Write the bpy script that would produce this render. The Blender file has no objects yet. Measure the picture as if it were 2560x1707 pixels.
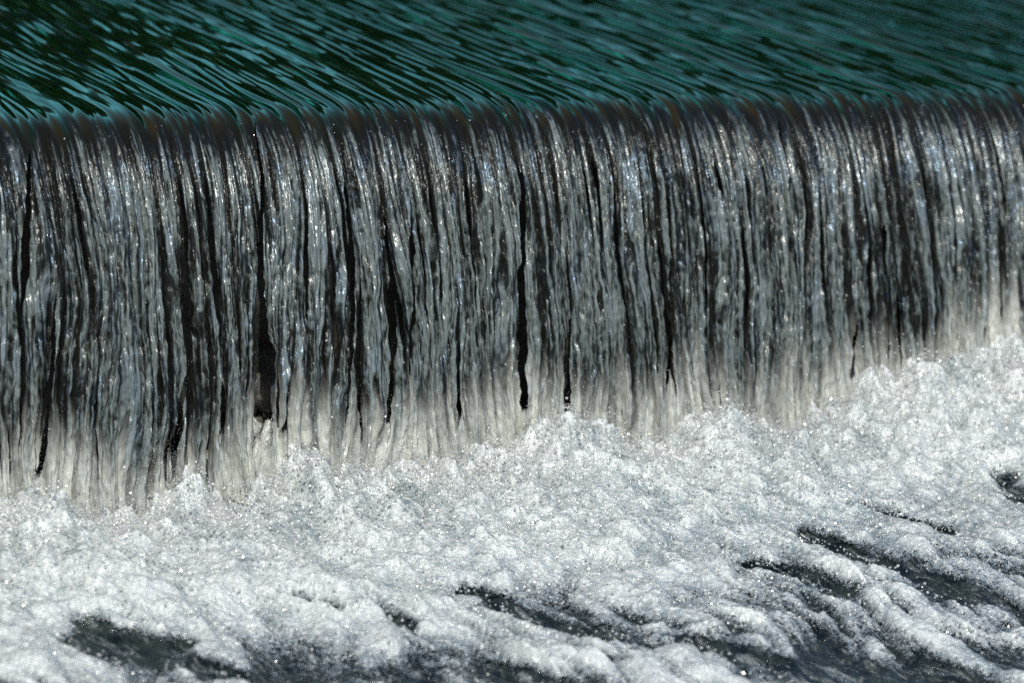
import bpy, math, random
import numpy as np
from mathutils import Matrix, Vector

scene = bpy.context.scene
COL = scene.collection

# ------------------------------------------------------------------ camera
cam_data = bpy.data.cameras.new("camera")
cam_data.sensor_width = 36.0
cam_data.lens = 108.0
cam_data.clip_start = 0.1
cam_data.clip_end = 2000.0
cam = bpy.data.objects.new("camera", cam_data)
COL.objects.link(cam)
R_ = Vector((0.81752354, -0.57083246, 0.07619432))
U_ = Vector((0.0762995, 0.23849983, 0.9681406))
F_ = Vector((0.57081841, 0.78566414, -0.23853346))
M = Matrix.Identity(4)
for i in range(3):
    M[i][0], M[i][1], M[i][2] = R_[i], U_[i], -F_[i]
M[0][3], M[1][3], M[2][3] = -5.87785252, -8.09016994, 1.67
cam.matrix_world = M
cam_data.dof.use_dof = True
cam_data.dof.focus_distance = 9.35
cam_data.dof.aperture_fstop = 1.85
scene.camera = cam

# ------------------------------------------------------------------ world, sun, exposure
SUN_DIR = Vector((-0.35, -0.55, 1.0)).normalized()      # towards the sun
sun_el = math.asin(SUN_DIR.z)
sun_az = math.atan2(SUN_DIR.x, SUN_DIR.y)              # clockwise from +Y
world = bpy.data.worlds.new("World")
scene.world = world
world.use_nodes = True
wn = world.node_tree.nodes
wl = world.node_tree.links
bg = wn["Background"]
sky = wn.new("ShaderNodeTexSky")
sky.sky_type = 'NISHITA'
sky.sun_disc = False
sky.sun_elevation = sun_el
sky.sun_rotation = sun_az
sky.ozone_density = 1.5
sky.dust_density = 2.5
wl.new(sky.outputs[0], bg.inputs[0])
bg.inputs[1].default_value = 0.15

sun_data = bpy.data.lights.new("sun", 'SUN')
sun_data.energy = 3.1
sun_data.angle = math.radians(0.5)
sun_data.color = (1.0, 0.95, 0.86)
sun = bpy.data.objects.new("sun", sun_data)
sun.rotation_euler = SUN_DIR.to_track_quat('Z', 'Y').to_euler()
sun.location = (20, 5, 30)
COL.objects.link(sun)

scene.view_settings.view_transform = 'Standard'
scene.view_settings.look = 'None'
scene.view_settings.exposure = 0.0
scene.view_settings.gamma = 1.0
scene.view_settings.use_curve_mapping = False

scene.cycles.use_denoising = False
scene.cycles.max_bounces = 8
scene.cycles.transparent_max_bounces = 12
scene.cycles.caustics_reflective = False
scene.cycles.caustics_refractive = False

# ------------------------------------------------------------------ noise helpers
_rs = np.random.RandomState(11)
_PERM = _rs.permutation(512)
_PERM = np.concatenate([_PERM, _PERM])
_ang = _rs.rand(512) * 2 * np.pi
_GX, _GY = np.cos(_ang), np.sin(_ang)

def N(x, y):
    """2-D gradient noise, about -1 .. 1"""
    x = np.asarray(x, float); y = np.asarray(y, float)
    x, y = np.broadcast_arrays(x, y)
    xi = np.floor(x); yi = np.floor(y)
    fx = x - xi; fy = y - yi
    xi = xi.astype(np.int64); yi = yi.astype(np.int64)
    u = fx * fx * fx * (fx * (fx * 6 - 15) + 10)
    v = fy * fy * fy * (fy * (fy * 6 - 15) + 10)
    def g(ix, iy, dx, dy):
        h = _PERM[_PERM[ix & 511] + (iy & 511)]
        return _GX[h] * dx + _GY[h] * dy
    a = g(xi, yi, fx, fy); b = g(xi + 1, yi, fx - 1, fy)
    c = g(xi, yi + 1, fx, fy - 1); d = g(xi + 1, yi + 1, fx - 1, fy - 1)
    return 1.5 * ((a + u * (b - a)) * (1 - v) + (c + u * (d - c)) * v)

def ss(a, b, x):
    t = np.clip((x - a) / (b - a), 0, 1)
    return t * t * (3 - 2 * t)

def spaced(segs):
    """segs: (start, end, first step, last step) joined end to end"""
    out = [segs[0][0]]
    for a, b, s0, s1 in segs:
        x = a
        while True:
            f = (x - a) / (b - a)
            x += s0 + (s1 - s0) * f
            if x >= b - 0.5 * s1:
                break
            out.append(x)
        out.append(b)
    return np.array(out)

# ------------------------------------------------------------------ object helpers
def tag(o, label=None, cat=None, group=None, kind=None):
    if label: o["label"] = label
    if cat: o["category"] = cat
    if group: o["group"] = group
    if kind: o["kind"] = kind
    return o

def link_mesh(name, me, mat, parent=None):
    o = bpy.data.objects.new(name, me)
    COL.objects.link(o)
    if mat: me.materials.append(mat)
    if parent is not None: o.parent = parent
    return o

def mesh_from(name, co, quads, attrs=None, normals=None, tris=None):
    me = bpy.data.meshes.new(name)
    co = np.ascontiguousarray(co, dtype=np.float32)
    faces = quads if quads is not None else tris
    k = faces.shape[1]
    me.vertices.add(len(co))
    me.vertices.foreach_set("co", co.ravel())
    me.loops.add(faces.size)
    me.loops.foreach_set("vertex_index", faces.ravel().astype(np.int32))
    me.polygons.add(len(faces))
    me.polygons.foreach_set("loop_start", np.arange(0, faces.size, k, dtype=np.int32))
    me.polygons.foreach_set("use_smooth", np.ones(len(faces), dtype=bool))
    me.update(calc_edges=True)
    for nm, (typ, arr) in (attrs or {}).items():
        at = me.attributes.new(nm, typ, 'POINT')
        at.data.foreach_set("value" if typ == 'FLOAT' else "vector", np.ascontiguousarray(arr, dtype=np.float32).ravel())
    if normals is not None:
        me.normals_split_custom_set_from_vertices(np.ascontiguousarray(normals, dtype=np.float32))
    return me

def grid_quads(nr, nc, keep=None, flip=False):
    idx = np.arange(nr * nc).reshape(nr, nc)
    a, b, c, d = idx[:-1, :-1], idx[:-1, 1:], idx[1:, 1:], idx[1:, :-1]
    q = np.stack([a, b, c, d] if not flip else [a, d, c, b], -1).reshape(-1, 4)
    if keep is not None:
        q = q[keep.reshape(-1)]
    return q

def compact(co, quads, attrs, normals=None):
    used = np.zeros(len(co), bool); used[quads.ravel()] = True
    remap = np.cumsum(used) - 1
    at = {k: (t, v[used]) for k, (t, v) in attrs.items()}
    return co[used], remap[quads], at, (normals[used] if normals is not None else None)

def grid_normals(P):
    dr = np.gradient(P, axis=0); dc = np.gradient(P, axis=1)
    n = np.cross(dc, dr)
    n /= np.maximum(np.linalg.norm(n, axis=-1, keepdims=True), 1e-12)
    return n

# ------------------------------------------------------------------ node helpers
def new_mat(name):
    m = bpy.data.materials.new(name)
    m.use_nodes = True
    nt = m.node_tree
    for n in list(nt.nodes): nt.nodes.remove(n)
    return m, nt, nt.nodes, nt.links

def noise_node(nt, vec, scale, detail=2.0, rough=0.5, mapping=None, distortion=0.0):
    n = nt.nodes.new("ShaderNodeTexNoise")
    n.inputs["Scale"].default_value = scale
    n.inputs["Detail"].default_value = detail
    n.inputs["Roughness"].default_value = rough
    n.inputs["Distortion"].default_value = distortion
    if mapping:
        mp = nt.nodes.new("ShaderNodeMapping")
        mp.inputs["Scale"].default_value = mapping
        nt.links.new(vec, mp.inputs["Vector"])
        vec = mp.outputs[0]
    nt.links.new(vec, n.inputs["Vector"])
    return n.outputs["Fac"]

def math_node(nt, op, a, b=None, c=None, clamp=False):
    n = nt.nodes.new("ShaderNodeMath"); n.operation = op; n.use_clamp = clamp
    for i, v in enumerate((a, b, c)):
        if v is None: continue
        if isinstance(v, (int, float)): n.inputs[i].default_value = v
        else: nt.links.new(v, n.inputs[i])
    return n.outputs[0]

def smooth_range(nt, v, a, b, lo=0.0, hi=1.0):
    n = nt.nodes.new("ShaderNodeMapRange"); n.interpolation_type = 'SMOOTHSTEP'
    n.inputs["From Min"].default_value = a; n.inputs["From Max"].default_value = b
    n.inputs["To Min"].default_value = lo; n.inputs["To Max"].default_value = hi
    nt.links.new(v, n.inputs["Value"])
    return n.outputs[0]

def mix_color(nt, f, a, b):
    n = nt.nodes.new("ShaderNodeMix"); n.data_type = 'RGBA'
    for sock, v in ((n.inputs[0], f), (n.inputs[6], a), (n.inputs[7], b)):
        if isinstance(v, tuple): sock.default_value = v if len(v) == 4 else (*v, 1)
        elif isinstance(v, (int, float)): sock.default_value = v
        else: nt.links.new(v, sock)
    return n.outputs[2]

def mix_shader(nt, f, a, b):
    n = nt.nodes.new("ShaderNodeMixShader")
    if isinstance(f, (int, float)): n.inputs[0].default_value = f
    else: nt.links.new(f, n.inputs[0])
    nt.links.new(a, n.inputs[1]); nt.links.new(b, n.inputs[2])
    return n.outputs[0]

def attr(nt, name):
    n = nt.nodes.new("ShaderNodeAttribute"); n.attribute_name = name
    return n

def glossy(nt, color, rough, normal=None):
    n = nt.nodes.new("ShaderNodeBsdfAnisotropic")
    n.inputs["Color"].default_value = (*color, 1)
    if isinstance(rough, (int, float)): n.inputs["Roughness"].default_value = rough
    else: nt.links.new(rough, n.inputs["Roughness"])
    if normal is not None: nt.links.new(normal, n.inputs["Normal"])
    return n.outputs[0]

def diffuse(nt, color, normal=None, translucent=False):
    n = nt.nodes.new("ShaderNodeBsdfTranslucent" if translucent else "ShaderNodeBsdfDiffuse")
    if isinstance(color, tuple): n.inputs["Color"].default_value = (*color, 1)
    else: nt.links.new(color, n.inputs["Color"])
    if normal is not None: nt.links.new(normal, n.inputs["Normal"])
    return n.outputs[0]

def fresnel(nt, ior, normal=None):
    n = nt.nodes.new("ShaderNodeFresnel"); n.inputs[0].default_value = ior
    if normal is not None: nt.links.new(normal, n.inputs[1])
    return n.outputs[0]

def bump(nt, height, dist, strength=1.0, normal=None):
    n = nt.nodes.new("ShaderNodeBump")
    n.inputs["Strength"].default_value = strength
    n.inputs["Distance"].default_value = dist
    nt.links.new(height, n.inputs["Height"])
    if normal is not None: nt.links.new(normal, n.inputs["Normal"])
    return n.outputs[0]

def output(nt, shader):
    o = nt.nodes.new("ShaderNodeOutputMaterial")
    nt.links.new(shader, o.inputs["Surface"])

# ------------------------------------------------------------------ materials
def mat_water():
    """one material for the river and the curtain: clear water that turns bubbly as it falls"""
    m, nt, nd, lk = new_mat("falling_water")
    fl = attr(nt, "stream").outputs["Vector"]
    aer = attr(nt, "aeration").outputs["Fac"]
    cov = attr(nt, "cover").outputs["Fac"]
    cream = attr(nt, "cream").outputs["Fac"]
    fall = attr(nt, "falling").outputs["Fac"]
    # ripples drawn out along the current
    u1 = noise_node(nt, fl, 1.0, 1, 0.5, (18, 1.8, 1))
    u2 = noise_node(nt, fl, 1.0, 0, 0.5, (38, 3.0, 1))
    u3 = noise_node(nt, fl, 1.0, 0, 0.5, (62, 2.4, 1))
    nu = bump(nt, math_node(nt, 'ADD', math_node(nt, 'ADD', u1, math_node(nt, 'MULTIPLY', u3, 0.07)), math_node(nt, 'MULTIPLY', u2, 0.36)), 0.026)
    # texture of the curtain
    n1 = noise_node(nt, fl, 1.0, 3, 0.6, (260, 40, 1))
    n2 = noise_node(nt, fl, 1.0, 2, 0.5, (80, 6, 1), 0.5)
    n3 = noise_node(nt, fl, 1.0, 2, 0.5, (110, 34, 1), 0.7)
    h = math_node(nt, 'ADD', math_node(nt, 'MULTIPLY', n1, 0.08), math_node(nt, 'ADD', n2, math_node(nt, 'MULTIPLY', n3, 0.5)))
    nf = bump(nt, h, 0.011)
    body = mix_color(nt, smooth_range(nt, u1, .35, .7), (0.020, 0.014, 0.006), (0.004, 0.012, 0.010))
    f = math_node(nt, 'MULTIPLY', math_node(nt, 'POWER', fresnel(nt, 1.33, nu), 2.1), 11.0, clamp=True)
    clear_river = mix_shader(nt, f, diffuse(nt, body, nu), glossy(nt, (0.37, 0.96, 0.72), 0.08, nu))
    on = smooth_range(nt, aer, 0.0, 0.22)
    a = math_node(nt, 'ADD', aer, math_node(nt, 'MULTIPLY', math_node(nt, 'MULTIPLY', math_node(nt, 'SUBTRACT', n2, 0.5), 1.7), on))
    a = math_node(nt, 'ADD', a, math_node(nt, 'MULTIPLY', math_node(nt, 'MULTIPLY', math_node(nt, 'SUBTRACT', n3, 0.5), 1.4), on), clamp=True)
    c0 = mix_color(nt, smooth_range(nt, a, 0.10, 0.95), (0.011, 0.012, 0.0095), (0.195, 0.238, 0.228))
    c1 = mix_color(nt, cream, c0, (0.80, 0.84, 0.75))
    d = mix_shader(nt, 0.30, diffuse(nt, c1, nf), diffuse(nt, c1, nf, True))
    g = math_node(nt, 'ADD', math_node(nt, 'MULTIPLY', math_node(nt, 'MULTIPLY', fresnel(nt, 1.33, nf), 1.0), smooth_range(nt, aer, 0.0, 0.15, 0.25, 1.0)), math_node(nt, 'MULTIPLY', math_node(nt, 'MULTIPLY', a, a), 0.075), clamp=True)
    gl = glossy(nt, (0.7, 0.7, 0.7), 0.20, nf)
    blue = mix_color(nt, smooth_range(nt, noise_node(nt, fl, 1.0, 2, 0.6, (26, 5, 1), 1.0), 0.45, 0.65), (0.78, 0.80, 0.78), (0.45, 0.68, 1.0))  # blue patches tinted into the gloss, standing in for reflected sky
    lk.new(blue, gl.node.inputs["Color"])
    s = mix_shader(nt, g, d, gl)
    s = mix_shader(nt, fall, clear_river, s)
    k = math_node(nt, 'ADD', cov, math_node(nt, 'MULTIPLY', math_node(nt, 'SUBTRACT', n1, 0.5), 0.5))
    k = smooth_range(nt, k, 0.20, 0.6)
    tr = nt.nodes.new("ShaderNodeBsdfTransparent").outputs[0]
    output(nt, mix_shader(nt, k, tr, s))
    return m

def mat_foam():
    m, nt, nd, lk = new_mat("white_foam")
    tc = nt.nodes.new("ShaderNodeTexCoord").outputs["Object"]
    den = attr(nt, "thickness").outputs["Fac"]
    clear = attr(nt, "wet").outputs["Fac"]  # grey watery foam; its colour also carries painted shade in the hollows
    n1 = noise_node(nt, tc, 190, 3, 0.65)
    n2 = noise_node(nt, tc, 75, 3, 0.6)
    v = nt.nodes.new("ShaderNodeTexVoronoi"); v.inputs["Scale"].default_value = 85
    lk.new(tc, v.inputs["Vector"])
    h = math_node(nt, 'ADD', n2, math_node(nt, 'MULTIPLY', n1, 0.25))
    h = math_node(nt, 'SUBTRACT', h, math_node(nt, 'MULTIPLY', v.outputs["Distance"], 0.35))
    nrm = bump(nt, h, 0.0035)
    n5 = noise_node(nt, tc, 120, 2, 0.6)
    col = mix_color(nt, smooth_range(nt, math_node(nt, 'ADD', math_node(nt,'MULTIPLY', clear, 0.8), math_node(nt, 'MULTIPLY', math_node(nt, 'SUBTRACT', n2, 0.5), 1.0)), 0.0, 1.0),
                    (0.62, 0.665, 0.63), (0.17, 0.225, 0.22))
    col = mix_color(nt, smooth_range(nt, den, 0.25, 0.75), (0.14, 0.18, 0.20), col)
    col = mix_color(nt, smooth_range(nt, n5, 0.30, 0.60), mix_color(nt, 0.4, col, (0.16, 0.19, 0.20)), col)
    sss = nt.nodes.new("ShaderNodeSubsurfaceScattering")
    sss.inputs["Scale"].default_value = 0.012
    sss.inputs["Radius"].default_value = (1, 1, 1)
    lk.new(col, sss.inputs["Color"]); lk.new(nrm, sss.inputs["Normal"])
    d = mix_shader(nt, 0.55, diffuse(nt, col, nrm), sss.outputs[0])
    f = math_node(nt, 'MULTIPLY', fresnel(nt, 1.33, nrm), 2.6, clamp=True)
    s = mix_shader(nt, f, d, glossy(nt, (0.9, 0.97, 1), 0.17, nrm))
    s = mix_shader(nt, 0.07, s, glossy(nt, (1, 1, 1), 0.2, bump(nt, noise_node(nt, tc, 110, 2, 0.5), 0.03)))
    s = mix_shader(nt, 0.10, s, glossy(nt, (0.95, 1, 1), 0.24, bump(nt, noise_node(nt, tc, 48, 2, 0.5), 0.035)))
    k = math_node(nt, 'ADD', den, math_node(nt, 'MULTIPLY', math_node(nt, 'SUBTRACT', n1, 0.5), 1.2))
    k = math_node(nt, 'ADD', k, math_node(nt, 'MULTIPLY', math_node(nt, 'SUBTRACT', n2, 0.5), 0.8))
    k = smooth_range(nt, k, 0.22, 0.55)
    tr = nt.nodes.new("ShaderNodeBsdfTransparent").outputs[0]
    output(nt, mix_shader(nt, k, tr, s))
    return m

def mat_pool():
    m, nt, nd, lk = new_mat("dark_pool_water")
    tc = nt.nodes.new("ShaderNodeTexCoord").outputs["Object"]
    n1 = noise_node(nt, tc, 70, 4, 0.6)
    n2 = noise_node(nt, tc, 14, 3, 0.6)
    n3 = noise_node(nt, tc, 1.0, 4, 0.65, (42, 11, 20), 0.8)
    n4 = noise_node(nt, tc, 210, 2, 0.5)
    nrm = bump(nt, math_node(nt, 'ADD', math_node(nt, 'MULTIPLY', n1, 0.3), n2), 0.02)
    body = mix_color(nt, smooth_range(nt, n2, 0.4, 0.62), (0.006, 0.011, 0.013), (0.024, 0.034, 0.032))
    film = smooth_range(nt, math_node(nt, 'ADD', n3, math_node(nt, 'MULTIPLY', math_node(nt, 'SUBTRACT', n4, 0.5), 0.35)), 0.52, 0.76, 0.0, 0.6)
    body = mix_color(nt, film, body, (0.42, 0.46, 0.46))
    s = mix_shader(nt, fresnel(nt, 1.33, nrm), diffuse(nt, body, nrm), glossy(nt, (0.75, 0.85, 0.95), 0.08, nrm))
    output(nt, s)
    return m

def mat_stone(name, a, b, scale, rough=0.45, wet=0.5):
    m, nt, nd, lk = new_mat(name)
    tc = nt.nodes.new("ShaderNodeTexCoord").outputs["Object"]
    n1 = noise_node(nt, tc, scale, 5, 0.65)
    n2 = noise_node(nt, tc, scale * 6, 3, 0.6)
    p = nd.new("ShaderNodeBsdfPrincipled")
    lk.new(mix_color(nt, smooth_range(nt, n1, 0.35, 0.65), a, b), p.inputs["Base Color"])
    p.inputs["Roughness"].default_value = rough
    lk.new(bump(nt, math_node(nt, 'ADD', n1, math_node(nt, 'MULTIPLY', n2, 0.3)), 0.02), p.inputs["Normal"])
    output(nt, p.outputs[0])
    return m

def mat_drop():
    m, nt, nd, lk = new_mat("water_drops")
    d = mix_shader(nt, 0.4, diffuse(nt, (0.7, 0.72, 0.7)), diffuse(nt, (0.7, 0.72, 0.7), None, True))
    output(nt, mix_shader(nt, 0.22, d, glossy(nt, (1, 1, 0.97), 0.2)))
    return m

WATER, FOAM, POOL, DROP = mat_water(), mat_foam(), mat_pool(), mat_drop()
WALL = mat_stone("wet_weir_stone", (0.015, 0.017, 0.013), (0.07, 0.065, 0.05), 9)
ROCK = mat_stone("pale_wet_rock", (0.05, 0.046, 0.04), (0.14, 0.13, 0.115), 18)
BED = mat_stone("river_bed_stone", (0.03, 0.028, 0.02), (0.10, 0.09, 0.06), 2, 0.8)

POOL_Z = -1.08

# ------------------------------------------------------------------ path of the falling water
u = np.linspace(-0.9, 0.75, 7001)
sp = 0.085 * np.log1p(np.exp(np.clip((u + 0.02) / 0.085, -60, 60)))
zu = -4.2 * sp ** 2
du = np.gradient(u); dz = np.gradient(zu)
arc = np.cumsum(np.hypot(du, dz)); arc -= np.interp(0.0, u, arc)
def path(t):
    """t: distance along the water's path, 0 at the crest; gives (downstream, z)"""
    down = np.interp(t, arc, u); z = np.interp(t, arc, zu)
    far = t < arc[0]
    down = np.where(far, u[0] + (t - arc[0]), down)
    return down, z
T_END = float(np.interp(-1.20, zu[::-1], arc[::-1]))

def crest_z(x):
    return 0.020 - 0.010 * np.clip(x, -3, 4)

SLITS = [
 [[-1.152, 0.0, 0.003], [-1.103, -0.135, 0.018], [-1.078, -0.41, 0.034], [-1.039, -0.635, 0.078], [-1.02, -0.960, 0.085]],
 [[-0.141, -0.137, 0.008], [-0.117, -0.282, 0.026], [-0.099, -0.472, 0.035], [-0.069, -0.769, 0.033], [-0.055, -0.871, 0.036]],
 [[-1.899, -0.047, 0.009], [-1.876, -0.203, 0.036], [-1.861, -0.361, 0.036], [-1.866, -0.492, 0.021], [-1.864, -0.545, 0.006]],
 [[-1.978, -0.146, 0.018], [-1.964, -0.354, 0.036], [-1.959, -0.564, 0.027], [-1.954, -0.75, 0.018], [-1.949, -0.884, 0.009]],
 [[-1.303, -0.67, 0.009], [-1.307, -0.808, 0.027], [-1.313, -0.918, 0.033], [-1.311, -1.059, 0.018], [-1.317, -1.156, 0.006]],
 [[-0.822, -0.121, 0.012], [-0.792, -0.205, 0.027], [-0.743, -0.431, 0.018], [-0.726, -0.659, 0.015], [-0.716, -0.86, 0.006]],
 [[-0.642, -0.269, 0.0075], [-0.604, -0.44, 0.033], [-0.579, -0.642, 0.036], [-0.57, -0.801, 0.024], [-0.569, -0.917, 0.009]],
 [[0.459, -0.237, 0.006], [0.497, -0.449, 0.024], [0.525, -0.663, 0.027], [0.525, -0.801, 0.018], [0.525, -0.862, 0.0075]],
 [[-0.945, -0.727, 0.015], [-0.95, -0.839, 0.024], [-0.957, -0.924, 0.027], [-0.962, -0.966, 0.018], [-0.968, -0.994, 0.0075]],
 [[0.079, -0.424, 0.006], [0.111, -0.559, 0.012], [0.109, -0.723, 0.021], [0.118, -0.844, 0.027], [0.123, -0.935, 0.012]],
 [[0.951, -0.063, 0.0075], [0.986, -0.186, 0.018], [0.996, -0.217, 0.021], [0.992, -0.232, 0.018], [0.988, -0.263, 0.0075]],
 [[1.446, -0.395, 0.0075], [1.461, -0.459, 0.0165], [1.47, -0.523, 0.018], [1.47, -0.571, 0.012], [1.479, -0.635, 0.006]],
 [[-1.756, -0.42, 0.0075], [-1.743, -0.634, 0.015], [-1.742, -0.769, 0.024], [-1.749, -0.877, 0.027], [-1.765, -0.965, 0.012]],
 [[-0.551, -0.273, 0.006], [-0.534, -0.359, 0.018], [-0.524, -0.445, 0.015], [-0.512, -0.589, 0.012], [-0.5, -0.734, 0.0075]],
 [[-0.334, -0.66, 0.012], [-0.316, -0.793, 0.024], [-0.308, -0.838, 0.021], [-0.307, -0.867, 0.018], [-0.307, -0.897, 0.0075]],
 [[1.345, -0.706, 0.0075], [1.345, -0.786, 0.018], [1.346, -0.866, 0.024], [1.34, -0.898, 0.018], [1.344, -0.963, 0.0075]],
 [[-1.18, -0.68, 0.009], [-1.17, -0.736, 0.018], [-1.166, -0.778, 0.021], [-1.164, -0.806, 0.018], [-1.166, -0.848, 0.0075]],
]
MOUND = np.array([[-3.0,-1.02],[-2.016,-1.01],[-1.73,-1.06],[-1.433,-1.09],[-1.256,-1.03],[-1.139,-0.945],[-0.88,-1.02],[-0.654,-1.01],
                  [-0.234,-1.005],[0.175,-1.03],[0.396,-1.04],[0.666,-1.08],[0.873,-1.05],[1.162,-0.99],[1.568,-0.955],
                  [1.877,-0.90],[2.3,-0.89],[4,-0.93],[8,-1.0]])

# ------------------------------------------------------------------ the water sheet: river, lip and curtain
xs = spaced([(-9, -2.35, .05, .012), (-2.35, 0.2, .0023, .0026), (0.2, 2.75, .0026, .0034), (2.75, 12, .012, .08)])
ts = spaced([(-42, -3.2, 2.0, .05), (-3.2, -0.5, .022, .007), (-0.5, T_END, .0055, .0042)])
X, T = np.meshgrid(xs, ts)
down, Z0 = path(T)
q = np.clip(T + 0.05, 0, None)                       # how far it has fallen
shear = math.tan(math.radians(11))
Xf = X + shear * np.minimum(down, 0) * 1.0
wob = 0.055 * N(X * 2.3, q * 1.1 + 3) * np.minimum(q, 1) + 0.020 * N(X * 9, q * 2.6) * np.minimum(q * 1.4, 1) \
    + 0.005 * N(X * 38, q * 9) * np.minimum(q * 2, 1) + 0.05 * N(X * 1.1 + 9, T * .5) * np.clip(-T, 0, 1)
xw = Xf + wob
tau = np.where(T > 0, T * 1.0, T * 0.85)
b1 = np.abs(N(xw * 23, tau * 0.9))
b2 = np.abs(N(xw * 52 + 7, tau * 1.7 + 5))
b3 = np.abs(N(xw * 105 + 31, tau * 4.5 + 9))
lum = N(xw * 46 + 3, tau * 11) * 0.6 + N(xw * 95, tau * 30) * 0.5
big = N(xw * 3.1 + 17, tau * 0.6)
r = ss(-0.05, 0.35, T); rl = ss(0.05, 0.7, T)
hf = r * (0.030 * b1 + 0.017 * b2 + 0.0065 * b3 + 0.012 * big) + rl * 0.010 * lum
# upstream ripples, long in the direction of flow
pz = np.where(T < 0, -T, 0)
patch = np.clip(0.75 + 0.9 * N(xw * 2.6 + 70, tau * 1.3) + 0.5 * N(xw * 8 + 30, tau * 2.5), 0.15, 2)
hu = (1 - r) * (0.011 * N(xw * 6 + 2, tau * 0.7) + patch * (0.010 * N(xw * 13, tau * 0.9) + 0.0018 * N(xw * 34 + 7, tau * 1.5 + 5)) + 0.006 * N(xw * 4, T * 1.6 + 4))
h = hf + hu * np.clip(1 - pz / 14, 0.15, 1)
ddown = np.gradient(down, axis=0) / np.gradient(T, axis=0); dzz = np.gradient(Z0, axis=0) / np.gradient(T, axis=0)
nd_, nz_ = -dzz, ddown                                # normal in the (downstream, z) plane
PX = X - 0.22 * np.maximum(down, 0)
P = np.stack([PX, -(down + h * nd_), Z0 + crest_z(X) + h * nz_], -1)
NRM = grid_normals(P)
if NRM[0, 0, 2] < 0: NRM = -NRM

# strands of bubbly water, clear water and openings
t1 = N(xw * 42 + 11, tau * 0.8); t2 = N(xw * 84 + 23, tau * 1.7 + 4); t3 = N(xw * 130 + 5, tau * 5)
th = t1 + 0.65 * t2 + 0.30 * t3 + 0.45 * lum * ss(0.1, 0.6, T) + 0.35 * big + 0.9 * (b1 - 0.2)
lvl = 0.74 + 0.40 * N(xw * 13 + 60, tau * 1.3) + 0.35 * N(xw * 44 + 90, tau * 5)
ramp = ss(-0.01, 0.26, T + 0.13 * N(xw * 24, tau * 0.8) + 0.06 * N(xw * 60, tau * 1.2))
aer = np.clip(ss(-0.62, 0.28, th) * np.clip(lvl, 0.15, 1.1) * ramp, 0, 1)
aer *= (0.2 + 0.8 * ss(0.015, 0.13, np.abs(N(xw * 27 + 200, tau * 0.9)))) * (0.35 + 0.65 * ss(0.01, 0.16, np.abs(N(xw * 58 + 300, tau * 1.6))))  # dark lines between strands: thinner water plus crease shade put into the tone
dense = np.clip(1 - (X + 2.2) / 5.0, 0.0, 1)
cover = 1 - ss(0.70 - 0.26 * dense, 0.86 - 0.24 * dense, -(t1 + 0.6 * t2 + 0.25 * t3) + 0.30 * N(xw * 5 + 77, tau * 1.6)) * ss(0.06, 0.35, T)
cover = np.minimum(cover, 1 - 0.6 * (1 - ss(0.02, 0.12, b1 + 0.4 * b2 + 0.05 * N(xw * 9, tau * 3))) * ss(0.1, 0.4, T))
falling = ss(-0.02, 0.09, T + 0.11 * N(xw * 20, T * 1.5) + 0.05 * N(xw * 50, T * 3))
Zw = P[..., 2]
for s in SLITS:
    s = np.array(s)[::-1]
    zc = s[:, 1]
    cx = np.interp(Zw, zc, s[:, 0]); wd = np.interp(Zw, zc, s[:, 2])
    e = ss(zc[0] - 0.04, zc[0] + .02, Zw) * (1 - ss(zc[-1] - .02, zc[-1] + 0.04, Zw))
    edge = 0.22 * N(X * 60, T * 22) + 0.12 * N(X * 20, T * 60)
    d = np.abs(PX + 0.73 * (down - 0.15) + 0.004 * N(X * 5, T * 14) - cx) / np.maximum(wd * 0.40, 0.003) + edge
    cover = np.minimum(cover, np.where(e > 0.01, 1 - e * (1 - ss(0.75, 1.15, d)), 1))
zb = -0.02 + np.interp(PX, MOUND[:, 0], MOUND[:, 1])
hb = Zw - zb
cn = 0.11 * N(xw * 24, tau * 0.9) + 0.05 * N(xw * 70, tau * 3) + 0.08 * N(X * 3 + 5, 0 * X)
cream = 1 - ss(-0.02, 0.24, hb - 0.08 - cn)
cream = cream * np.clip(0.75 + 0.5 * N(xw * 50, tau * 4), 0, 1)
cover[T < 0.02] = 1
cover = np.maximum(cover, 0.9 * (1 - ss(0.05, 0.17, hb)))
flow = np.stack([xw, T, 0 * T], -1)

nr, nc = X.shape
r_split = int(np.argmin(np.abs(ts - 0.03)))
NRf = NRM.reshape(-1, 3)
def sheet(r0, r1, name, attrs, mat, keep=None):
    co = P[r0:r1].reshape(-1, 3); n = NRM[r0:r1].reshape(-1, 3)
    quads = grid_quads(r1 - r0, nc, keep, flip=True)
    co, quads, at, n = compact(co, quads, {k: (t, v[r0:r1].reshape(-1, 3) if t == 'FLOAT_VECTOR' else v[r0:r1].ravel()) for k, (t, v) in attrs.items()}, n)
    return link_mesh(name, mesh_from(name, co, quads, at, n), mat)
W_AT = {"stream": ('FLOAT_VECTOR', flow), "aeration": ('FLOAT', aer), "cover": ('FLOAT', cover), "cream": ('FLOAT', cream), "falling": ('FLOAT', falling)}
river = sheet(0, r_split + 1, "river_water", W_AT, WATER)
tag(river, "dark green streaked river water sliding towards the weir crest", "river", kind="structure")
cq = cover[r_split:]
keep = np.maximum(np.maximum(cq[:-1, :-1], cq[:-1, 1:]), np.maximum(cq[1:, 1:], cq[1:, :-1])) > 0.02
fall = sheet(r_split, nr, "waterfall", W_AT, WATER, keep)
tag(fall, "grey curtain of falling water strands dropping over the weir", "waterfall", kind="structure")
del b1, b2, b3, lum, hf, hu, t1, t2, t3, th, lvl, ramp

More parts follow.
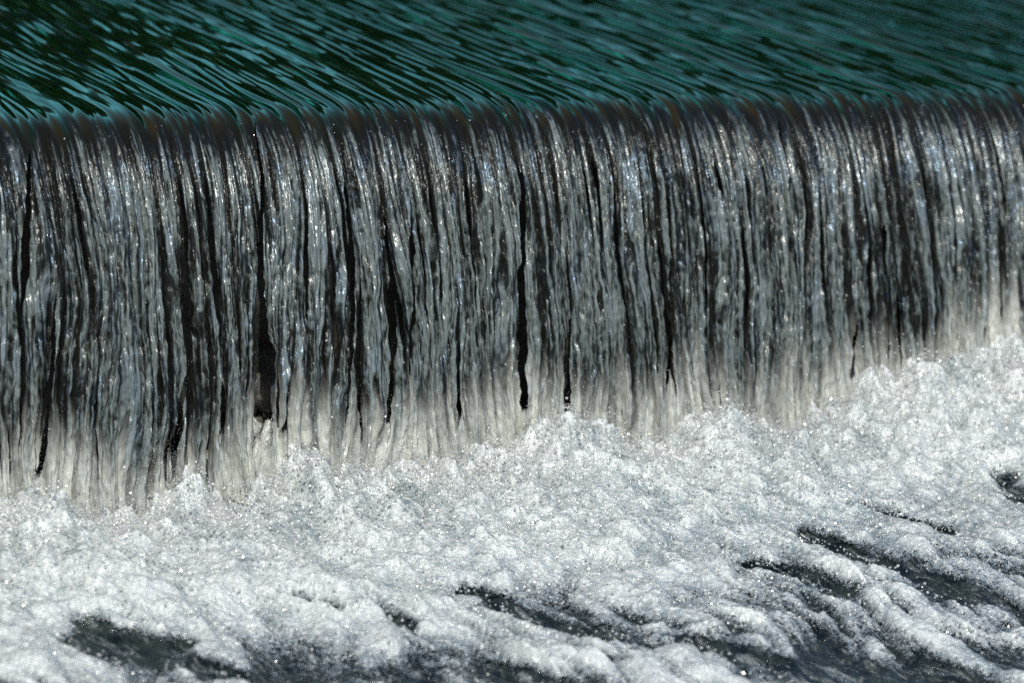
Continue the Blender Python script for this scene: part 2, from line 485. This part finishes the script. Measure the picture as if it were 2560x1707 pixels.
# ------------------------------------------------------------------ the weir behind the curtain
def weir():
    root = bpy.data.objects.new("weir", None); COL.objects.link(root); root.location = (0, 0, -1.6)
    tag(root, "dark wet stone weir wall seen through gaps in the falling water", "weir")
    xx = spaced([(-9, -2.5, .3, .1), (-2.5, 3, .02, .02), (3, 12, .1, .3)])
    zz = np.linspace(-0.09, -1.7, 90)
    XX, ZZ = np.meshgrid(xx, zz)
    jo = np.minimum(np.abs(((ZZ + 0.09) / 0.34) % 1 - .5), 1)
    YY = 0.09 + 0.02 * N(XX * 3, ZZ * 4) + 0.012 * N(XX * 11, ZZ * 12) + 0.012 * ss(0.44, 0.5, jo)
    Pw = np.stack([XX, YY, ZZ + 1.6], -1)
    link_mesh("weir_face", mesh_from("weir_face", Pw.reshape(-1, 3), grid_quads(*XX.shape, flip=True)), WALL, root)
    yy = np.array([0.10, 0.16, 0.3, 0.5, 0.8]); zt = np.array([-0.085, -0.06, -0.06, -0.09, -1.6])
    XX, YY = np.meshgrid(xx, yy); ZZ = np.repeat(zt[:, None], len(xx), 1)
    Pw = np.stack([XX, YY, ZZ + 1.6 + 0.008 * N(XX * 6, YY * 6)], -1)
    link_mesh("weir_cap", mesh_from("weir_cap", Pw.reshape(-1, 3), grid_quads(*XX.shape)), WALL, root)
weir()

def rock(loc, size, seed, label):
    import bmesh
    bm = bmesh.new(); bmesh.ops.create_icosphere(bm, subdivisions=4, radius=1)
    for v in bm.verts:
        c = v.co
        k = 1 + .28 * float(N(c.x * 1.3 + seed, c.y * 1.3 + c.z)) + .12 * float(N(c.x * 4 + seed, c.z * 4 + c.y * 2))
        v.co = Vector((c.x * size[0], c.y * size[1], c.z * size[2])) * k
    me = bpy.data.meshes.new("rock"); bm.to_mesh(me); bm.free()
    for p in me.polygons: p.use_smooth = True
    o = link_mesh("rock", me, ROCK); o.location = loc
    tag(o, label, "rock", "rocks behind the gap in the curtain")
rock((-1.02, -0.10, -0.85), (0.050, 0.05, 0.060), 3.1, "small grey rock in the wide gap, upper one of two")
rock((-1.00, -0.11, -0.98), (0.075, 0.06, 0.065), 8.7, "larger pale rock in the wide gap just above the foam")

# ------------------------------------------------------------------ river bed, one sheet to the horizon
g = np.array([-400, -60, -9, 0.1, 0.8, 6, 60, 400.])
XX, YY = np.meshgrid(np.array([-400, -60, -10, 0, 10, 60, 400.]), g)
ZZ = np.where(YY < 0.5, -1.75, -1.70)
bed = link_mesh("ground", mesh_from("ground", np.stack([XX, YY, ZZ], -1).reshape(-1, 3), grid_quads(*XX.shape)), BED)
tag(bed, "dark stony river bed under the water", "ground", kind="structure")

# ------------------------------------------------------------------ pool below
xf = spaced([(-14, -3.2, .3, .03), (-3.2, 2.6, .0048, .0052), (2.6, 14, .03, .3)])
yf = spaced([(-24, -3.3, .5, .03), (-3.3, -1.2, .0070, .0060), (-1.2, -0.12, .0055, .0050)])
XF, YF = np.meshgrid(xf, yf)
DARK = [[-2.20, -1.25, -2.08, -1.45, 20],[-2.22, -1.40, -1.86, -2.05, 30],[-2.66, -1.64, -2.50, -1.95, 46],[-1.95, -2.1, -1.80, -2.3, 24],[-0.75, -2.0, -0.6, -2.25, 18],[-0.15, -1.55, -0.05, -1.85, 16],[0.55, -1.25, 0.6, -1.5, 14],[-2.52, -1.79, -2.47, -1.86, 15],
        [-1.44, -1.45, -1.42, -1.57, 18],[-1.08, -1.43, -1.01, -1.8, 22],[-0.44, -2.24, -0.27, -2.5, 22],[-0.29, -2.53, -0.19, -2.68, 22],
        [-1.37, -2.04, -1.29, -2.21, 22],[-1.15, -1.95, -1.08, -2.12, 14],[0.21, -1.41, 0.24, -1.96, 28],
        [1.21, -1.13, 1.14, -1.31, 24],[-1.59, -1.31, -1.56, -1.4, 12]]
def pool_fields(x, y):
    p = -y - 0.50                                     # distance from the foot of the fall
    c = x + math.tan(math.radians(-4)) * y + 0.10 * N(x * 1.7, y * 1.7) + 0.03 * N(x * 6, y * 5 + 3)
    pw = p + 0.10 * N(x * 2.0 + 5, y * 2.0) + 0.03 * N(x * 7 + 2, y * 7)
    near = np.exp(-np.clip(p, 0, None) / 0.55)
    farr = ss(0.5, 1.5, p)
    zm = np.interp(x, MOUND[:, 0], MOUND[:, 1]) - POOL_Z
    mound = (zm - 0.045 + 0.03 * ss(-0.8, 0.2, x)) * np.exp(-np.clip(p, 0, 9) ** 2 / 0.30 ** 2) + 0.05 * np.exp(-(p - 0.35) ** 2 / 0.35 ** 2)
    mound = mound + (0.11 * np.clip(0.05 + N(x * 3.2, y * 3 + 2) + 0.3 * N(x * 9, y * 8) + 0.12 * N(x * 30, y * 30), 0, 1)) * np.exp(-(p / 0.16) ** 2)
    Bg = N(c * 2.4, pw * 1.3)
    B1 = np.abs(N(c * 6.0 + 3, pw * 2.4)); B2 = np.abs(N(c * 14 + 8, pw * 6.5 + 3)); B3 = np.abs(N(c * 34, pw * 20))
    I1 = np.abs(N(x * 9, y * 9)); I2 = np.abs(N(x * 24 + 4, y * 24)); I3 = N(x * 62, y * 62); I4 = N(x * 125, y * 125)
    calm = 1 - 0.5 * ss(2.5, 6, p)
    S1 = np.abs(N(c * 8 + 60, pw * 1.4)); S2 = N(c * 24 + 13, pw * 3.2)
    hh = mound + calm * (0.055 * Bg + 0.050 * B1 * (0.55 + 0.45 * farr) + 0.032 * S1 * farr + 0.024 * B2 + 0.006 * B3
                         + near * (0.085 * I1 + 0.020 * I2) + (0.4 + 0.6 * near) * (0.0040 * I3 + 0.0030 * I4))
    den = 1.07 - 0.58 * ss(0.30, 1.5, p) + 0.35 * Bg + 0.50 * (B1 - 0.28) + (0.3 + 0.7 * farr) * (0.55 * (S1 - 0.25) + 0.30 * (B2 - 0.25) + 0.22 * S2) \
        + 0.12 * I3 - 0.25 * ss(3, 8, p)
    # calmer, more broken foam to one side
    den -= 0.08 * np.exp(-((x - 0.45) / 0.75) ** 2 - ((y + 1.55) / 0.35) ** 2)
    for x0, y0, x1, y1, w in DARK:
        L2 = (x1 - x0) ** 2 + (y1 - y0) ** 2
        k = np.clip(((x - x0) * (x1 - x0) + (y - y0) * (y1 - y0)) / L2, -0.1, 1.1)
        dd = np.hypot(x - x0 - k * (x1 - x0), y - y0 - k * (y1 - y0)) / (w * 0.0021)
        g_ = np.exp(-(dd + 0.5 * N(x * 16, y * 10)) ** 2)
        den -= 0.9 * g_; hh = hh * (1 - 0.7 * g_)
    wet = np.clip(0.34 + 0.35 * N(x * 13 + 5, y * 10 + 2) + 0.25 * N(x * 30 + 5, y * 24) + 0.45 * np.exp(-((x - 0.45) / 0.9) ** 2 - ((y + 1.5) / 0.4) ** 2) + 0.6 * N(c * 5 + 20, pw * 2.2) + 0.3 * N(c * 16, pw * 7) - 0.8 * (B1 - .2) - .9 * (B2 - .2) - 1.0 * (B3 - .2), 0, 1)  # watery grey patches, plus shade between lumps put into the colour
    return hh, den, wet
hh, den, wet = pool_fields(XF, YF)
den = np.clip(den, -0.5, 1.3)
lift = 0.010 * ss(0.25, 0.75, den)
edgef = np.ones_like(XF)
ZF = POOL_Z + hh + lift - 0.02
PF = np.stack([XF, YF, ZF], -1)
NF = grid_normals(PF)
if NF[0, 0, 2] < 0: NF = -NF
kp = np.maximum(np.maximum(den[:-1, :-1], den[:-1, 1:]), np.maximum(den[1:, 1:], den[1:, :-1])) > -0.25
co, quads, at, nn = compact(PF.reshape(-1, 3), grid_quads(*XF.shape, kp), {"thickness": ('FLOAT', den.ravel()), "wet": ('FLOAT', wet.ravel())}, NF.reshape(-1, 3))
foam = link_mesh("foam", mesh_from("foam", co, quads, at, nn), FOAM)
tag(foam, "churning white foam drifting from the foot of the waterfall", "foam", kind="stuff")

# dark water under the foam
st = 3
xp, yp = xf[::st], yf[::st]
if xp[-1] != xf[-1]: xp = np.append(xp, xf[-1])
if yp[-1] != yf[-1]: yp = np.append(yp, yf[-1])
XP, YP = np.meshgrid(xp, yp)
h2, _, _ = pool_fields(XP, YP)
ZP = POOL_Z + h2 - 0.034
XP2 = XP.copy(); YP2 = YP.copy()
XP2[:, 0] = -120; XP2[:, -1] = 120; YP2[0, :] = -120; YP2[-1, :] = 0.05
pool = link_mesh("pool_water", mesh_from("pool_water", np.stack([XP2, YP2, ZP], -1).reshape(-1, 3), grid_quads(*XP.shape)), POOL)
tag(pool, "dark blue pool water showing between ridges of foam", "pool", kind="structure")

# ------------------------------------------------------------------ spray: drops thrown up by the foam and off the curtain
def spray():
    rs = np.random.RandomState(5)
    base = []
    gold = (1 + 5 ** .5) / 2
    for a, b in ((1, gold), (-1, gold), (1, -gold), (-1, -gold)):
        base += [(0, a, b), (a, b, 0), (b, 0, a)]
    V = np.array(base); V /= np.linalg.norm(V[0])
    import itertools
    ed = min(np.linalg.norm(V[i] - V[j]) for i, j in itertools.combinations(range(12), 2)) * 1.01
    tr = []
    for i, j, k in itertools.combinations(range(12), 3):
        if all(np.linalg.norm(V[a] - V[b]) < ed for a, b in ((i, j), (j, k), (i, k))):
            n = np.cross(V[j] - V[i], V[k] - V[i])
            tr.append((i, j, k) if n @ V[i] > 0 else (i, k, j))
    tr = np.array(tr)
    n1 = 30000
    p = rs.exponential(0.6, n1); x = rs.uniform(-3.0, 2.6, n1)
    y = -(0.50 + p)
    hh, den, _ = pool_fields(x, y)
    z = POOL_Z + hh + 0.002 + rs.exponential(0.012, n1) * (0.25 + np.exp(-p / .3))
    ok = (den > 0.3)
    C = np.stack([x, y, z], -1)[ok]
    rad = np.clip(rs.lognormal(math.log(0.0025), 0.42, len(C)), 0.0006, 0.0050)
    # loose drops leaping near the foot
    n2 = 2500
    x = rs.uniform(-2.6, 2.6, n2); y = -0.52 - rs.exponential(0.05, n2)
    z = np.interp(x, MOUND[:, 0], MOUND[:, 1]) + 0.03 + rs.exponential(0.045, n2)
    C = np.concatenate([C, np.stack([x, y, z], -1)])
    rad = np.concatenate([rad, np.clip(rs.lognormal(math.log(0.0016), 0.4, n2), 0.0007, 0.004)])
    # a fine mist of tiny drops hugging the foot of the fall
    n3 = 90000
    x = rs.uniform(-2.7, 2.8, n3); y = -0.50 - rs.exponential(0.05, n3)
    z = np.interp(x, MOUND[:, 0], MOUND[:, 1]) - 0.02 + rs.exponential(0.055, n3) * np.clip(0.9 + 1.3 * N(x * 4, 0 * x) + .8 * N(x * 14, 0 * x), 0.1, 2.6)
    C = np.concatenate([C, np.stack([x, y, z], -1)]); rad = np.concatenate([rad, rs.uniform(0.0004, 0.0009, n3)])
    # drops riding on the curtain
    n4 = 500
    ii = rs.randint(r_split, nr - 20, n4); ii = np.minimum(np.minimum(ii, rs.randint(r_split, nr - 20, n4)), rs.randint(r_split, nr - 20, n4)); jj = rs.randint(0, nc, n4)
    ok = (cover[ii, jj] > 0.7) & (PX[ii, jj] > -2.6) & (PX[ii, jj] < 2.8)
    ii, jj = ii[ok], jj[ok]
    C = np.concatenate([C, P[ii, jj] + NRM[ii, jj] * 0.001]); rad = np.concatenate([rad, np.clip(rs.lognormal(math.log(0.0013), 0.4, len(ii)), 0.0006, 0.003)])
    Q = rs.normal(size=(len(C), 4)); Q /= np.linalg.norm(Q, axis=1)[:, None]
    w, a, b, c = Q.T
    Rm = np.stack([1-2*(b*b+c*c), 2*(a*b-c*w), 2*(a*c+b*w), 2*(a*b+c*w), 1-2*(a*a+c*c), 2*(b*c-a*w), 2*(a*c-b*w), 2*(b*c+a*w), 1-2*(a*a+b*b)], -1).reshape(-1, 3, 3)
    co = (C[:, None, :] + np.einsum('nij,kj->nki', Rm, V) * rad[:, None, None]).reshape(-1, 3)
    tris = (tr[None] + (np.arange(len(C)) * 12)[:, None, None]).reshape(-1, 3)
    me = mesh_from("spray", co, None, tris=tris)
    me.polygons.foreach_set("use_smooth", np.zeros(len(tris), dtype=bool))
    o = link_mesh("spray", me, DROP)
    tag(o, "sparkling droplets scattered above the foam and along the fall's foot", "spray", kind="stuff")
spray()

# ------------------------------------------------------------------ far bank upstream: unseen trees added to darken the river's reflection
def far_bank():
    m, nt, nd, lk = new_mat("leaf_green")
    oi = nt.nodes.new("ShaderNodeTexCoord").outputs["Object"]
    c = mix_color(nt, noise_node(nt, oi, 0.6, 3), (0.015, 0.025, 0.008), (0.035, 0.05, 0.015))
    output(nt, mix_shader(nt, 0.25, diffuse(nt, c), diffuse(nt, c, None, True)))
    rs = np.random.RandomState(2)
    n = 70000
    x = rs.uniform(-30, 95, n)
    y = 40 + rs.uniform(0, 7, n)
    top = np.clip(12.2 + 0.20 * (x - 17), 9, 19) + 2.5 * N(x * 0.13, 0 * x) + 1.6 * N(x * 0.42, 0 * x + 4)  # crown height shaped for how much sky the river mirrors
    z = -0.6 + rs.rand(n) * (top + .6)
    s = rs.uniform(0.35, 0.75, n)
    a = rs.normal(size=(n, 3)); a /= np.linalg.norm(a, axis=1)[:, None]
    b = np.cross(a, rs.normal(size=(n, 3))); b /= np.linalg.norm(b, axis=1)[:, None]
    C = np.stack([x, y, z], -1)
    co = np.stack([C - a * s[:, None], C + b * s[:, None] * .6, C + a * s[:, None], C - b * s[:, None] * .6], 1).reshape(-1, 3)
    o = link_mesh("added_treeline", mesh_from("added_treeline", co, np.arange(4 * n).reshape(-1, 4)), m)
    tag(o, "dense green trees along the far river bank", "trees", kind="stuff")
    xx = np.linspace(-120, 200, 60); yy = np.array([38, 39.5, 41, 60, 200.]); zt = np.array([-1.6, 0.1, 0.9, 1.5, 2])
    XX, YY = np.meshgrid(xx, yy); ZZ = zt[:, None] + 0.2 * N(XX * .3, YY * .3)
    o = link_mesh("river_bank", mesh_from("river_bank", np.stack([XX, YY, ZZ], -1).reshape(-1, 3), grid_quads(*XX.shape)), BED)
    tag(o, "low earth bank under the far trees", "bank", kind="structure")
far_bank()
